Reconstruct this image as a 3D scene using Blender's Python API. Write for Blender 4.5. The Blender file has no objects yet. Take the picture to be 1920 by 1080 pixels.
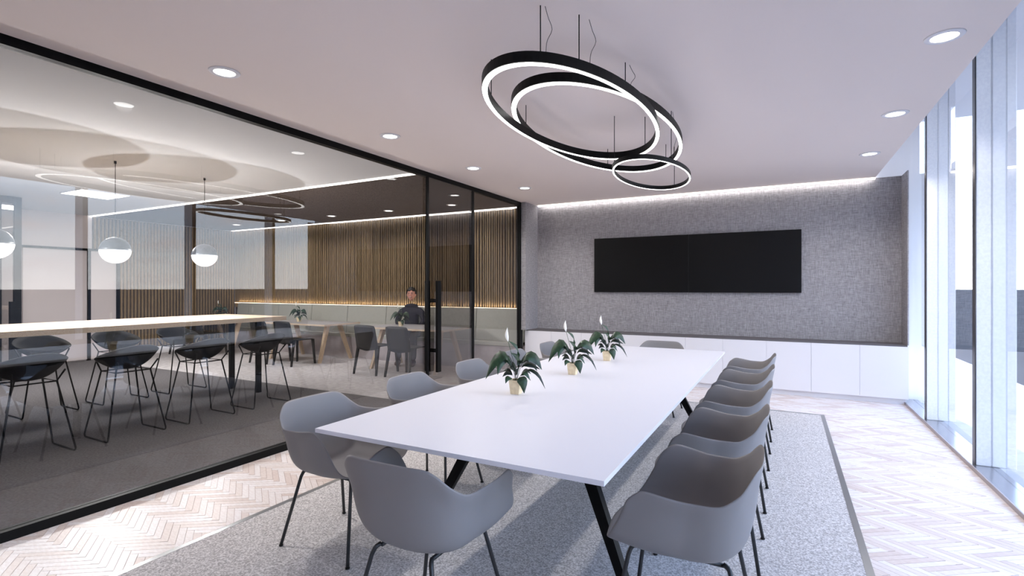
import bpy, bmesh, math, random
from mathutils import Vector, Matrix
random.seed(7)
S = bpy.context.scene
COL = S.collection
PI = math.pi

# ------------------------------------------------------------------ camera, sky, exposure
cd = bpy.data.cameras.new('camera'); cam = bpy.data.objects.new('camera', cd); COL.objects.link(cam)
cd.sensor_width = 36; cd.lens = 18.0; cd.clip_start = 0.05; cd.clip_end = 9000
YAW = math.atan(510 / 960)
cam.location = (0, 0, 1.35); cam.rotation_euler = (PI / 2, 0, YAW)
S.camera = cam
S.view_settings.view_transform = 'Standard'; S.view_settings.look = 'None'
S.view_settings.gamma = 1; S.view_settings.exposure = 0.53
S.view_settings.use_curve_mapping = False
S.cycles.max_bounces = 10; S.cycles.diffuse_bounces = 6; S.cycles.glossy_bounces = 5
S.cycles.transparent_max_bounces = 16; S.cycles.sample_clamp_indirect = 6
S.cycles.caustics_reflective = False; S.cycles.caustics_refractive = False

SKY = 7.0
w = bpy.data.worlds.new('sky'); S.world = w; w.use_nodes = True
nt = w.node_tree; N = nt.nodes; L = nt.links; N.clear()
out = N.new('ShaderNodeOutputWorld'); bg = N.new('ShaderNodeBackground'); L.new(bg.outputs[0], out.inputs[0])
bg.inputs[1].default_value = SKY
tc = N.new('ShaderNodeTexCoord'); sep = N.new('ShaderNodeSeparateXYZ'); L.new(tc.outputs['Generated'], sep.inputs[0])
ramp = N.new('ShaderNodeValToRGB'); L.new(sep.outputs[2], ramp.inputs[0])
cr = ramp.color_ramp; cr.elements[0].position = 0.0; cr.elements[0].color = (.62, .62, .63, 1)
cr.elements[1].position = 0.75; cr.elements[1].color = (.14, .25, .52, 1)
for p, c in ((.06, (.52, .56, .60, 1)), (.16, (.37, .46, .59, 1)), (.36, (.25, .375, .60, 1))):
    e = cr.elements.new(p); e.color = c
mx = N.new('ShaderNodeMath'); mx.operation = 'MAXIMUM'; mx.inputs[1].default_value = 0; L.new(sep.outputs[2], mx.inputs[0])
ad = N.new('ShaderNodeMath'); ad.operation = 'ADD'; ad.inputs[1].default_value = .16; L.new(mx.outputs[0], ad.inputs[0])
dv = N.new('ShaderNodeVectorMath'); dv.operation = 'DIVIDE'; L.new(tc.outputs['Generated'], dv.inputs[0]); L.new(ad.outputs[0], dv.inputs[1])
mp = N.new('ShaderNodeMapping'); mp.inputs['Scale'].default_value = (1, 1, 0); mp.inputs['Location'].default_value = (3.1, 1.7, 0); L.new(dv.outputs[0], mp.inputs[0])
no = N.new('ShaderNodeTexNoise'); no.inputs['Scale'].default_value = 1.7; no.inputs['Detail'].default_value = 9; no.inputs['Roughness'].default_value = .6; L.new(mp.outputs[0], no.inputs['Vector'])
cl = N.new('ShaderNodeValToRGB'); L.new(no.outputs['Fac'], cl.inputs[0]); cl.color_ramp.elements[0].position = .50; cl.color_ramp.elements[1].position = .72
mixc = N.new('ShaderNodeMix'); mixc.data_type = 'RGBA'; L.new(cl.outputs[0], mixc.inputs['Factor']); L.new(ramp.outputs[0], mixc.inputs['A'])
mixc.inputs['B'].default_value = (.50, .49, .52, 1)
L.new(mixc.outputs['Result'], bg.inputs[0])

sun_d = bpy.data.lights.new('sun', 'SUN'); sun_d.energy = 4.5; sun_d.color = (1, .96, .91); sun_d.angle = .01
sun = bpy.data.objects.new('sun', sun_d); COL.objects.link(sun)
# high sun, almost in the plane of the facade and slightly behind the building: it lights the terrace, not the room
sun.rotation_euler = Vector((.10, -.62, -.78)).to_track_quat('-Z', 'Y').to_euler()

# ------------------------------------------------------------------ materials
MATS = {}
def srgb(r, g, b):
    f = lambda v: (v / 12.92 if v <= .04045 else ((v + .055) / 1.055) ** 2.4)
    return (f(r / 255), f(g / 255), f(b / 255), 1)
def mat(name, col, rough=.5, metal=0, spec=.5):
    m = bpy.data.materials.new(name); m.use_nodes = True
    b = m.node_tree.nodes['Principled BSDF']
    b.inputs['Base Color'].default_value = col; b.inputs['Roughness'].default_value = rough
    b.inputs['Metallic'].default_value = metal; b.inputs['Specular IOR Level'].default_value = spec
    MATS[name] = m; return m
def noise_mat(name, c1, c2, scale, rough=.8, stretch=(1, 1, 1), detail=6, bump=0, lo=.35, hi=.65, coord='Object', spec=.3, metal=0):
    m = mat(name, c1, rough, metal, spec); t = m.node_tree; n = t.nodes; l = t.links; b = n['Principled BSDF']
    tc = n.new('ShaderNodeTexCoord'); mp = n.new('ShaderNodeMapping'); mp.inputs['Scale'].default_value = stretch
    l.new(tc.outputs[coord], mp.inputs[0])
    no = n.new('ShaderNodeTexNoise'); no.inputs['Scale'].default_value = scale; no.inputs['Detail'].default_value = detail
    l.new(mp.outputs[0], no.inputs['Vector'])
    r = n.new('ShaderNodeValToRGB'); r.color_ramp.elements[0].position = lo; r.color_ramp.elements[1].position = hi
    r.color_ramp.elements[0].color = c1; r.color_ramp.elements[1].color = c2
    l.new(no.outputs['Fac'], r.inputs[0]); l.new(r.outputs[0], b.inputs['Base Color'])
    if bump:
        bp = n.new('ShaderNodeBump'); bp.inputs['Strength'].default_value = bump; bp.inputs['Distance'].default_value = .004
        l.new(no.outputs['Fac'], bp.inputs['Height']); l.new(bp.outputs[0], b.inputs['Normal'])
    return m
def weave_mat(name, c1, c2, scale):
    """woven linen: crossed stretched noise threads"""
    m = mat(name, c1, .9, 0, .15); t = m.node_tree; n = t.nodes; l = t.links; b = n['Principled BSDF']
    tc = n.new('ShaderNodeTexCoord'); fac = None
    for st in ((.12, .12, 1), (1, 1, .12)):
        mp = n.new('ShaderNodeMapping'); mp.inputs['Scale'].default_value = st; l.new(tc.outputs['Object'], mp.inputs[0])
        no = n.new('ShaderNodeTexNoise'); no.inputs['Scale'].default_value = scale; no.inputs['Detail'].default_value = 5; no.inputs['Roughness'].default_value = .65
        l.new(mp.outputs[0], no.inputs['Vector'])
        if fac is None: fac = no.outputs['Fac']
        else:
            a = n.new('ShaderNodeMath'); a.operation = 'ADD'; l.new(fac, a.inputs[0]); l.new(no.outputs['Fac'], a.inputs[1])
            h = n.new('ShaderNodeMath'); h.operation = 'MULTIPLY'; h.inputs[1].default_value = .5; l.new(a.outputs[0], h.inputs[0]); fac = h.outputs[0]
    r = n.new('ShaderNodeValToRGB'); r.color_ramp.elements[0].position = .36; r.color_ramp.elements[1].position = .64
    r.color_ramp.elements[0].color = c1; r.color_ramp.elements[1].color = c2
    l.new(fac, r.inputs[0]); l.new(r.outputs[0], b.inputs['Base Color'])
    bp = n.new('ShaderNodeBump'); bp.inputs['Strength'].default_value = .25; bp.inputs['Distance'].default_value = .003
    l.new(fac, bp.inputs['Height']); l.new(bp.outputs[0], b.inputs['Normal'])
    return m
def emit(name, col, st):
    m = bpy.data.materials.new(name); m.use_nodes = True; n = m.node_tree.nodes; n.clear()
    o = n.new('ShaderNodeOutputMaterial'); e = n.new('ShaderNodeEmission'); e.inputs[0].default_value = col; e.inputs[1].default_value = st
    m.node_tree.links.new(e.outputs[0], o.inputs[0]); MATS[name] = m; return m
def glass_mat(name, tint, refl):
    """thin coated pane: tinted transmission, mirror reflection that grows at grazing angles, on the outer faces of the pane"""
    m = bpy.data.materials.new(name); m.use_nodes = True; t = m.node_tree; n = t.nodes; l = t.links; n.clear()
    o = n.new('ShaderNodeOutputMaterial'); tr = n.new('ShaderNodeBsdfTransparent'); gl = n.new('ShaderNodeBsdfGlossy'); mxs = n.new('ShaderNodeMixShader')
    tr.inputs[0].default_value = tint; gl.inputs['Roughness'].default_value = 0.0; gl.inputs[0].default_value = (1, 1, 1, 1)
    lw = n.new('ShaderNodeLayerWeight'); lw.inputs[0].default_value = .5
    pw = n.new('ShaderNodeMath'); pw.operation = 'POWER'; pw.inputs[1].default_value = 5.0; l.new(lw.outputs['Facing'], pw.inputs[0])
    ml = n.new('ShaderNodeMath'); ml.operation = 'MULTIPLY_ADD'; ml.inputs[1].default_value = 1 - refl; ml.inputs[2].default_value = refl; l.new(pw.outputs[0], ml.inputs[0])
    ge = n.new('ShaderNodeNewGeometry'); inv = n.new('ShaderNodeMath'); inv.operation = 'SUBTRACT'; inv.inputs[0].default_value = 1; l.new(ge.outputs['Backfacing'], inv.inputs[1])
    m2 = n.new('ShaderNodeMath'); m2.operation = 'MULTIPLY'; l.new(ml.outputs[0], m2.inputs[0]); l.new(inv.outputs[0], m2.inputs[1])
    l.new(m2.outputs[0], mxs.inputs[0]); l.new(tr.outputs[0], mxs.inputs[1]); l.new(gl.outputs[0], mxs.inputs[2]); l.new(mxs.outputs[0], o.inputs[0])
    MATS[name] = m; return m

mat('ceiling_paint', srgb(243, 231, 224), .9, 0, .1)
mat('lounge_paint', srgb(222, 223, 224), .9, 0, .1)
mat('white_paint', srgb(236, 234, 236), .7, 0, .2)
mat('bar_wall_paint', srgb(200, 191, 190), .8, 0, .2)
noise_mat('dark_ceiling', srgb(58, 50, 46), srgb(112, 100, 92), 95, .95, lo=.4, hi=.6, spec=.1)
weave_mat('fabric_wall', srgb(122, 119, 121), srgb(174, 170, 173), 130)
mat('ledge_fabric', srgb(104, 100, 102), .9, 0, .1)
mat('black_metal', srgb(6, 6, 7), .5, 0, .15)
mat('black_gloss', srgb(6, 6, 7), .3, 0, .25)
mat('dark_frame_edge', srgb(70, 66, 68), .25, .8)
glass_mat('tinted_glass', (.86, .85, .845, 1), .065)
glass_mat('door_glass', (.70, .69, .68, 1), .10)
glass_mat('window_glass', (.98, .985, .99, 1), .07)
noise_mat('grey_rug', srgb(158, 154, 153), srgb(222, 218, 217), 120, .95, bump=.6, lo=.36, hi=.64, detail=3, spec=.1)
mat('rug_trim', srgb(150, 150, 150), .3, .75)
noise_mat('dark_carpet', srgb(86, 84, 86), srgb(118, 115, 117), 60, .95, lo=.3, hi=.7, spec=.1)
noise_mat('light_carpet', srgb(178, 174, 175), srgb(206, 202, 202), 14, .9, lo=.3, hi=.7, spec=.1)
mat('white_laminate', srgb(228, 227, 234), .35, 0, .4)
mat('white_cabinet', srgb(220, 218, 222), .45, 0, .4)
mat('table_edge', srgb(176, 172, 180), .5)
mat('chair_shell', srgb(134, 131, 132), .55, 0, .35)
mat('chair_leg', srgb(48, 49, 51), .4, .3)
mat('screen', srgb(9, 9, 10), .3, 0, .25)
mat('sill_metal', srgb(178, 178, 182), .22, .85)
mat('kerb', srgb(170, 162, 164), .5, .2)
noise_mat('fin_paint', srgb(226, 228, 236), srgb(234, 236, 242), 60, .5, spec=.3)
mat('terrace', srgb(196, 194, 192), .9, 0, .1)
noise_mat('far_ground', srgb(52, 53, 55), srgb(66, 67, 68), .02, 1, spec=0)
noise_mat('oak', srgb(196, 172, 146), srgb(222, 204, 182), 8, .5, stretch=(1, 14, 14), lo=.3, hi=.7)
noise_mat('oak_leg', srgb(176, 152, 124), srgb(206, 184, 158), 8, .55, stretch=(14, 14, 1), lo=.3, hi=.7)
mat('grey_laminate', srgb(158, 156, 156), .45)
mat('black_plastic', srgb(18, 17, 17), .5, 0, .4)
noise_mat('black_mesh', srgb(12, 12, 13), srgb(30, 30, 31), 220, .8, spec=.2)
noise_mat('grey_upholstery', srgb(160, 160, 153), srgb(178, 178, 170), 160, .9, spec=.15)
mat('seam', srgb(96, 94, 90), .9)
noise_mat('concrete', srgb(168, 160, 162), srgb(190, 182, 184), 5, .8, lo=.3, hi=.7)
noise_mat('slat_wood', srgb(116, 98, 76), srgb(150, 128, 98), 12, .55, stretch=(10, 10, .6), lo=.3, hi=.7)
noise_mat('slat_backing', srgb(70, 62, 57), srgb(96, 86, 80), 60, .9)
noise_mat('pot_cream', srgb(218, 198, 162), srgb(234, 216, 182), 40, .7)
noise_mat('leaf_green', srgb(16, 38, 22), srgb(42, 74, 46), 38, .4, lo=.35, hi=.7, spec=.5)
noise_mat('leaf_dark', srgb(9, 22, 14), srgb(22, 42, 28), 38, .4, lo=.35, hi=.7, spec=.5)
mat('spathe_white', srgb(246, 244, 236), .6)
mat('stem_green', srgb(54, 84, 56), .6)
mat('soil', srgb(46, 36, 28), 1)
mat('globe_cap', srgb(74, 80, 88), .35, .1)
noise_mat('skin', srgb(206, 146, 128), srgb(216, 156, 138), 12, .55)
mat('hair', srgb(26, 22, 21), .6)
noise_mat('navy_knit', srgb(34, 34, 44), srgb(46, 45, 56), 120, .9)
mat('grey_trousers', srgb(74, 72, 78), .85)
mat('brown_leather', srgb(70, 46, 40), .5)
mat('eye_dark', srgb(40, 28, 26), .3)
mat('lip', srgb(150, 84, 80), .6)
mat('teeth', srgb(236, 230, 224), .4)
emit('lamp_white', (1, .98, .96, 1), 6)
emit('ring_white', (1, .985, .97, 1), 5)
emit('led_white', (1, .97, .93, 1), 4)
emit('led_warm', (1, .82, .56, 1), 5)
emit('panel_white', (1, 1, 1, 1), 3.0)

def plank_mat():
    m = mat('herringbone', srgb(226, 216, 212), .38, 0, .45); t = m.node_tree; n = t.nodes; l = t.links; b = n['Principled BSDF']
    oi = n.new('ShaderNodeObjectInfo'); ge = n.new('ShaderNodeNewGeometry')
    a = n.new('ShaderNodeMath'); a.operation = 'ADD'; l.new(oi.outputs['Random'], a.inputs[0]); l.new(ge.outputs['Random Per Island'], a.inputs[1])
    fr = n.new('ShaderNodeMath'); fr.operation = 'FRACT'; l.new(a.outputs[0], fr.inputs[0])
    r = n.new('ShaderNodeValToRGB'); l.new(fr.outputs[0], r.inputs[0]); r.color_ramp.elements[0].color = srgb(236, 231, 231); r.color_ramp.elements[1].color = srgb(212, 196, 189)
    for p, c in ((.45, srgb(230, 223, 221)), (.7, srgb(224, 212, 206))):
        e = r.color_ramp.elements.new(p); e.color = c
    tc = n.new('ShaderNodeTexCoord'); no = n.new('ShaderNodeTexNoise'); no.inputs['Scale'].default_value = 30; no.inputs['Detail'].default_value = 6
    mp = n.new('ShaderNodeMapping'); mp.inputs['Scale'].default_value = (1, 3, 1); l.new(tc.outputs['Object'], mp.inputs[0]); l.new(mp.outputs[0], no.inputs['Vector'])
    mxn = n.new('ShaderNodeMix'); mxn.data_type = 'RGBA'; mxn.blend_type = 'MULTIPLY'; mxn.inputs['Factor'].default_value = 1
    r2 = n.new('ShaderNodeValToRGB'); l.new(no.outputs['Fac'], r2.inputs[0]); r2.color_ramp.elements[0].position = .3; r2.color_ramp.elements[1].position = .6
    r2.color_ramp.elements[0].color = (.88, .84, .82, 1); r2.color_ramp.elements[1].color = (1, 1, 1, 1)
    l.new(r.outputs[0], mxn.inputs['A']); l.new(r2.outputs[0], mxn.inputs['B']); l.new(mxn.outputs['Result'], b.inputs['Base Color'])
plank_mat()
mat('plank_joint', srgb(176, 152, 144), .9)

# ------------------------------------------------------------------ builders
def link(o, parent=None):
    COL.objects.link(o)
    if parent is not None: o.parent = parent
    return o
def obj(name, data, parent=None, loc=None):
    o = bpy.data.objects.new(name, data); link(o, parent)
    if loc: o.location = loc
    return o
def mesh(name, verts, faces, m=None, smooth=False):
    me = bpy.data.meshes.new(name); me.from_pydata([tuple(v) for v in verts], [], faces); me.update()
    if m: me.materials.append(MATS[m])
    if smooth: me.polygons.foreach_set('use_smooth', [True] * len(me.polygons))
    return me
class MB:
    """collects boxes, tubes and patches of ONE part"""
    def __init__(s): s.v = []; s.f = []
    def add(s, vs, fs):
        k = len(s.v); s.v += [tuple(v) for v in vs]; s.f += [tuple(i + k for i in f) for f in fs]; return s
    def box(s, x0, x1, y0, y1, z0, z1, M=None):
        vs = [Vector((x, y, z)) for z in (z0, z1) for y in (y0, y1) for x in (x0, x1)]
        if M: vs = [M @ v for v in vs]
        return s.add(vs, [(0, 2, 3, 1), (4, 5, 7, 6), (0, 1, 5, 4), (2, 6, 7, 3), (0, 4, 6, 2), (1, 3, 7, 5)])
    def bbox(s, x0, x1, y0, y1, z0, z1, b=.01, seg=2):
        bm = bmesh.new(); bmesh.ops.create_cube(bm, size=1)
        for v in bm.verts: v.co = Vector(((x0 + x1) / 2 + v.co.x * (x1 - x0), (y0 + y1) / 2 + v.co.y * (y1 - y0), (z0 + z1) / 2 + v.co.z * (z1 - z0)))
        bmesh.ops.bevel(bm, geom=list(bm.edges), offset=b, segments=seg, profile=.6, affect='EDGES')
        s.add([v.co.copy() for v in bm.verts], [[v.index for v in f.verts] for f in bm.faces]); bm.free(); return s
    def tube(s, pts, r, n=8, closed=False, rr=None):
        pts = [Vector(p) for p in pts]; k = len(pts); rings = []; prev = None
        for i, p in enumerate(pts):
            if closed: t = pts[(i + 1) % k] - pts[i - 1]
            else: t = pts[min(i + 1, k - 1)] - pts[max(i - 1, 0)]
            t.normalize()
            if prev is None:
                a = Vector((0, 0, 1)) if abs(t.z) < .9 else Vector((1, 0, 0)); u = t.cross(a).normalized()
            else:
                u = (prev - t * prev.dot(t)).normalized()
            prev = u; v_ = t.cross(u); R = rr[i] if rr else r
            rings.append([p + R * (math.cos(2 * PI * j / n) * u + math.sin(2 * PI * j / n) * v_) for j in range(n)])
        vs = [q for rg in rings for q in rg]; fs = []
        for i in range(k if closed else k - 1):
            a = i * n; b = ((i + 1) % k) * n
            for j in range(n): fs.append((a + j, a + (j + 1) % n, b + (j + 1) % n, b + j))
        if not closed: fs += [tuple(range(n - 1, -1, -1)), tuple(range((k - 1) * n, k * n))]
        return s.add(vs, fs)
    def lathe(s, prof, n=24, cx=0, cy=0):
        vs = [(cx + r * math.cos(2 * PI * j / n), cy + r * math.sin(2 * PI * j / n), z) for r, z in prof for j in range(n)]; fs = []
        for i in range(len(prof) - 1):
            for j in range(n): fs.append((i * n + j, i * n + (j + 1) % n, (i + 1) * n + (j + 1) % n, (i + 1) * n + j))
        return s.add(vs, fs)
    def build(s, name, m, parent=None, smooth=False, loc=None, auto=None):
        me = mesh(name, s.v, s.f, m, smooth); o = obj(name, me, parent, loc)
        return o
def tag(o, label=None, cat=None, group=None, kind=None):
    if label: o['label'] = label
    if cat: o['category'] = cat
    if group: o['group'] = group
    if kind: o['kind'] = kind
    return o
def empty(name, loc, rz=0, label=None, cat=None, group=None, kind=None):
    o = bpy.data.objects.new(name, None); COL.objects.link(o); o.location = loc; o.rotation_euler = (0, 0, rz); o.empty_display_size = .1
    return tag(o, label, cat, group, kind)
def copy_tree(o, parent=None):
    c = o.copy(); COL.objects.link(c)
    if parent is not None: c.parent = parent
    for ch in [x for x in list(bpy.data.objects) if x.parent == o]: copy_tree(ch, c)
    return c
def bez(pts, n):
    """Catmull-Rom through pts"""
    pts = [Vector(p) for p in pts]; P = [2 * pts[0] - pts[1]] + pts + [2 * pts[-1] - pts[-2]]; o = []
    k = len(pts) - 1
    for i in range(n + 1):
        t = i / n * k; j = min(int(t), k - 1); t -= j; a, b, c, d = P[j:j + 4]
        o.append(.5 * ((2 * b) + (c - a) * t + (2 * a - 5 * b + 4 * c - d) * t * t + (3 * b - 3 * c + d - a) * t ** 3))
    return o
def lamp(name, kind, loc, energy, col, parent=None, size=.1, rot=None, shape='DISK', spot=None):
    l = bpy.data.lights.new(name, kind); l.energy = energy; l.color = col
    if kind == 'AREA':
        l.shape = shape
        if shape == 'RECTANGLE': l.size, l.size_y = size
        else: l.size = size
    elif kind in ('POINT', 'SPOT'): l.shadow_soft_size = size
    if kind == 'SPOT': l.spot_size = spot; l.spot_blend = .5
    o = bpy.data.objects.new(name, l); link(o, parent); o.location = loc
    if rot: o.rotation_euler = rot
    return o

# ------------------------------------------------------------------ key planes
XG = -3.68            # glass partition
XW = 1.347            # window glass
YB = 7.65             # fabric wall
CEIL = 2.70
XL = -11.5            # far wall of the lounge
Y0 = -2.2             # wall behind the camera

# ------------------------------------------------------------------ structure: meeting room shell
fl = tag(MB().box(-3.70, 1.25, Y0, 7.7, -.06, -.004).build('floor', 'plank_joint'), 'pale herringbone timber floor of the meeting room', kind='structure')
PW, PLN, KX = .033, .2, 1.44
GAP = .0009
r2 = math.sqrt(.5)
def rotst(u, v): return ((u - v) * r2 * KX, (u + v) * r2)
def planks():
    OX, OY = -3.603, 1.384
    for m_ in range(-26, 6):
        for k in range(-60, 330):
            u0 = k * PW + m_ * 2 * PLN; v0 = k * PW
            for q in (0, 1):
                if q == 0: rect = (u0, v0, u0 + PLN, v0 + PW)
                else: rect = (u0 - PW, v0, u0, v0 + PLN)
                a, b, c, d = rect; a += GAP; b += GAP; c -= GAP; d -= GAP
                # the zigzag (direction u = v) runs along X
                P = [((u + v) * r2 * KX + OX, (v - u) * r2 + OY) for u, v in ((a, b), (c, b), (c, d), (a, d))]
                yield q, P
def clip(P, x0, x1, y0, y1):
    for ax, s, lim in ((0, 1, x0), (0, -1, x1), (1, 1, y0), (1, -1, y1)):
        R = []
        for i in range(len(P)):
            A = P[i]; B = P[(i + 1) % len(P)]; da = s * (A[ax] - lim); db = s * (B[ax] - lim)
            if da >= 0: R.append(A)
            if da * db < 0:
                t = da / (da - db); R.append((A[0] + t * (B[0] - A[0]), A[1] + t * (B[1] - A[1])))
        P = R
        if len(P) < 3: return []
    return P
RUG = (-2.77, .375, .55, 6.31)
full, rest = [], []
for q, P in planks():
    cx = sum(p[0] for p in P) / 4; cy = sum(p[1] for p in P) / 4
    if cx < -3.9 or cx > 1.4 or cy < .4 or cy > 7.5: continue
    if RUG[0] + .17 < cx < RUG[1] - .17 and cy < RUG[3] - .15: continue
    C_ = clip(P, -3.67, 1.238, .45, 7.38)
    if not C_: continue
    if len(C_) == 4 and all(abs(C_[i][0] - P[i][0]) < 1e-6 and abs(C_[i][1] - P[i][1]) < 1e-6 for i in range(4)): full.append((q, P, cx, cy))
    else: rest.append(C_)
def vis_dist(cx, cy):
    d = -math.sin(YAW) * cx + math.cos(YAW) * cy; r = math.cos(YAW) * cx + math.sin(YAW) * cy
    if d < .3 or abs(r / d) > 1.02 or 1.35 / d > .585: return 1e9
    return d
full.sort(key=lambda t: vis_dist(t[2], t[3]))
PZ = .0
def plank_geo(P, cx, cy, z1=PZ, z0=-.004):
    k = len(P); area = sum(P[i][0] * P[(i + 1) % k][1] - P[(i + 1) % k][0] * P[i][1] for i in range(k))
    if area < 0: P = P[::-1]
    vs = [(x - cx, y - cy, z1) for x, y in P] + [(x - cx, y - cy, z0) for x, y in P]
    return vs, [tuple(range(k))] + [(i, i + k, (i + 1) % k + k, (i + 1) % k) for i in range(k)]
pm = {}
for q, P, cx, cy in full[:300]:
    if q not in pm: pm[q] = mesh('plank', *plank_geo(P, cx, cy), 'herringbone')
    obj('plank', pm[q], fl, (cx, cy, 0))
mb = MB()
for q, P, cx, cy in full[300:]: mb.add(*plank_geo(P, 0, 0))
for P in rest: mb.add(*plank_geo(P, 0, 0))
tag(mb.build('plank_field', 'herringbone', fl), kind='stuff')

tag(MB().box(XG - .06, .985, Y0, YB - .03, CEIL, CEIL + .09).build('ceiling', 'ceiling_paint'), 'white plaster ceiling over the meeting table', kind='structure')
tag(MB().box(.945, 3.2, Y0, YB + .5, 3.45, 3.6).build('ceiling', 'white_paint'), 'upper soffit of the slot above the windows', kind='structure')
tag(MB().box(.9, .95, Y0, YB - .03, CEIL + .09, 3.45).build('trim_1', 'white_paint'), kind='structure')

# back wall: fabric recess, returns, dark ledge, white bulkhead
wb = tag(MB().box(-3.6, 1.26, YB, YB + .1, .55, 2.74).build('wall_back', 'fabric_wall'), 'grey woven fabric wall behind the two dark screens', kind='structure')
MB().box(-3.66, -3.585, 7.2, YB, .69, CEIL).build('return_panel', 'fabric_wall', wb)
MB().box(1.25, 1.262, 7.31, YB, .69, CEIL).build('return_panel', 'fabric_wall', wb)
MB().box(-3.6, 1.255, 7.335, YB, .665, .69).build('ledge', 'ledge_fabric', wb)
MB().box(.985, 1.42, YB - .02, YB + .12, CEIL, 3.45).build('bulkhead', 'white_paint', wb)
MB().box(1.262, 1.46, YB - .06, YB + .1, 0, CEIL).build('end_panel', 'white_paint', wb)
MB().box(-3.75, -3.6, YB, YB + .1, 0, CEIL).build('backing', 'white_paint', wb)
tag(MB().box(-3.56, .985, YB - .05, YB - .012, 2.682, 2.698).build('cove_light', 'led_white'), 'thin white LED line along the top of the fabric wall', 'light strip')
lamp('cove_lamp', 'AREA', (-1.29, YB - .03, 2.678), 2.2, (1, .96, .92), size=(4.4, .02), shape='RECTANGLE')

# wall behind the camera and lounge shell
tag(MB().box(XL - .1, 3.0, Y0 - .1, Y0, -.06, 3.5).build('wall_front', 'white_paint'), kind='structure')
lf = tag(MB().box(XL - .1, -3.70, Y0, 8.1, -.06, -.01).build('floor', 'concrete'), 'carpeted floor of the lounge beyond the glass', kind='structure')
MB().box(XL, -3.70, Y0, 4.8, -.01, 0).build('dark_carpet', 'dark_carpet', lf)
MB().box(XL, -3.70, 4.8, 8.0, -.01, 0).build('light_carpet', 'light_carpet', lf)
tag(MB().box(XL - .1, XG - .06, Y0, 4.77, CEIL, CEIL + .09).build('ceiling', 'lounge_paint'), 'white ceiling above the bar table beyond the glass', kind='structure')
tag(MB().box(XL - .1, XG - .06, 4.8, 8.0, CEIL, CEIL + .09).build('ceiling', 'dark_ceiling'), 'dark speckled acoustic ceiling over the dining tables', kind='structure')
tag(MB().box(XL, XG - .02, 4.765, 4.80, 2.685, 2.70).build('cove_light', 'led_white'), 'bright white LED line where the pale and dark lounge ceilings meet', 'light strip')
tag(MB().box(XL, XG - .02, 7.555, 7.585, 2.685, 2.699).build('cove_light', 'led_white'), 'white LED line above the slatted wall of the lounge', 'light strip')

wl = tag(MB().box(XL, XG - .02, 7.66, 7.76, 0, CEIL).build('wall_lounge_back', 'slat_backing'), 'timber slatted wall behind the upholstered bench', kind='structure')
mb = MB(); x = XL + .03
while x < XG - .05:
    wd = random.choice((.018, .022, .026)); mb.box(x, x + wd, 7.62, 7.66, .9, 2.685); x += wd + random.choice((.018, .024, .03, .036))
tag(mb.build('slat_field', 'slat_wood', wl), kind='stuff')
wl2 = tag(MB().box(XL - .1, XL, Y0, 7.76, 0, CEIL).build('wall_lounge_left', 'bar_wall_paint'), 'far lounge wall with slats and a black framed opening', kind='structure')
MB().box(XL, XL + .012, 5.24, 7.62, .14, 2.685).build('slat_backing', 'slat_backing', wl2)
MB().box(XL, XL + .012, 4.80, 5.24, 2.09, 2.685).build('slat_backing', 'slat_backing', wl2)
mb = MB(); y = 4.82
while y < 7.6:
    mb.box(XL + .012, XL + .045, y, y + .03, .14 if y > 5.23 else 2.09, 2.685); y += .062
tag(mb.build('slat_field', 'slat_wood', wl2), kind='stuff')
tag(MB().box(XL, XL + .03, 5.22, 7.62, 0, .14).build('baseboard_lounge', 'white_paint'), kind='structure')
d2 = tag(MB().box(XL, XL + .06, 3.4, 5.22, 2.045, 2.085).build('door_2', 'black_metal'), 'wide black framed sliding door with pale panels in the far lounge wall', kind='structure')
for y in (4.71, 5.18): MB().box(XL, XL + .06, y, y + .05, 0, 2.05).build('frame_post', 'black_metal', d2)
for a, b in ((3.8, 4.71), (4.76, 5.18)): MB().box(XL, XL + .03, a, b, .02, 2.045).build('panel', 'bar_wall_paint', d2)

# black framed glazed screen at the far left edge
XS = -10.0
d3 = tag(MB().box(XS - .08, XS, 3.0, 3.30, 2.60, 2.69).build('door_3', 'black_metal'), 'black framed glass door leaf at the left edge of the lounge', kind='structure')
MB().box(XS - .06, XS, 3.22, 3.30, 0, 2.60).build('stile', 'black_metal', d3)
MB().box(XS - .06, XS, 2.5, 3.08, 0, 2.60).build('stile', 'black_metal', d3)
MB().box(XS - .04, XS - .02, 3.08, 3.22, 0, 2.60).build('glass_pane', 'door_glass', d3)
MB().box(XS - .05, XS + .01, 3.17, 3.22, 0, 1.15).build('handle', 'black_metal', d3)

# ------------------------------------------------------------------ glass partition
wp = tag(MB().box(XG - .04, XG + .02, Y0, 7.26, 2.645, 2.70).build('wall_left', 'black_metal'), 'tinted glass partition in a black steel frame', kind='structure')
MB().box(XG - .04, XG + .03, Y0, 7.26, 0, .055).build('bottom_channel', 'black_metal', wp)
MB().box(XG - .04, XG + .02, 7.16, 7.25, .055, 2.645).build('end_post', 'black_metal', wp)
for y in (5.80,): MB().box(XG - .03, XG + .015, y - .022, y + .022, .055, 2.645).build('mullion', 'black_metal', wp)
for a, b in ((Y0, 4.78), (4.78, 5.78), (5.82, 7.16)):
    MB().box(XG - .016, XG - .004, a, b - .004, .055, 2.645).build('glass_pane', 'tinted_glass', wp)
dr = tag(MB().box(XG + .012, XG + .024, 4.815, 5.74, .06, 2.64).build('door_1', 'door_glass'), 'sliding glass door leaf in the partition', kind='structure')
MB().box(XG + .004, XG + .03, 4.782, 4.812, .055, 2.645).build('stile', 'black_metal', dr)
HX0 = XG + .075; HX1 = XG - .085
h = MB().box(HX0 - .016, HX0 + .016, 4.90, 4.968, .36, 1.435).build('pull_handle', 'black_metal', dr)
MB().box(HX1 - .016, HX1 + .016, 4.90, 4.968, .36, 1.435).build('pull_bar', 'black_metal', h)
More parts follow.
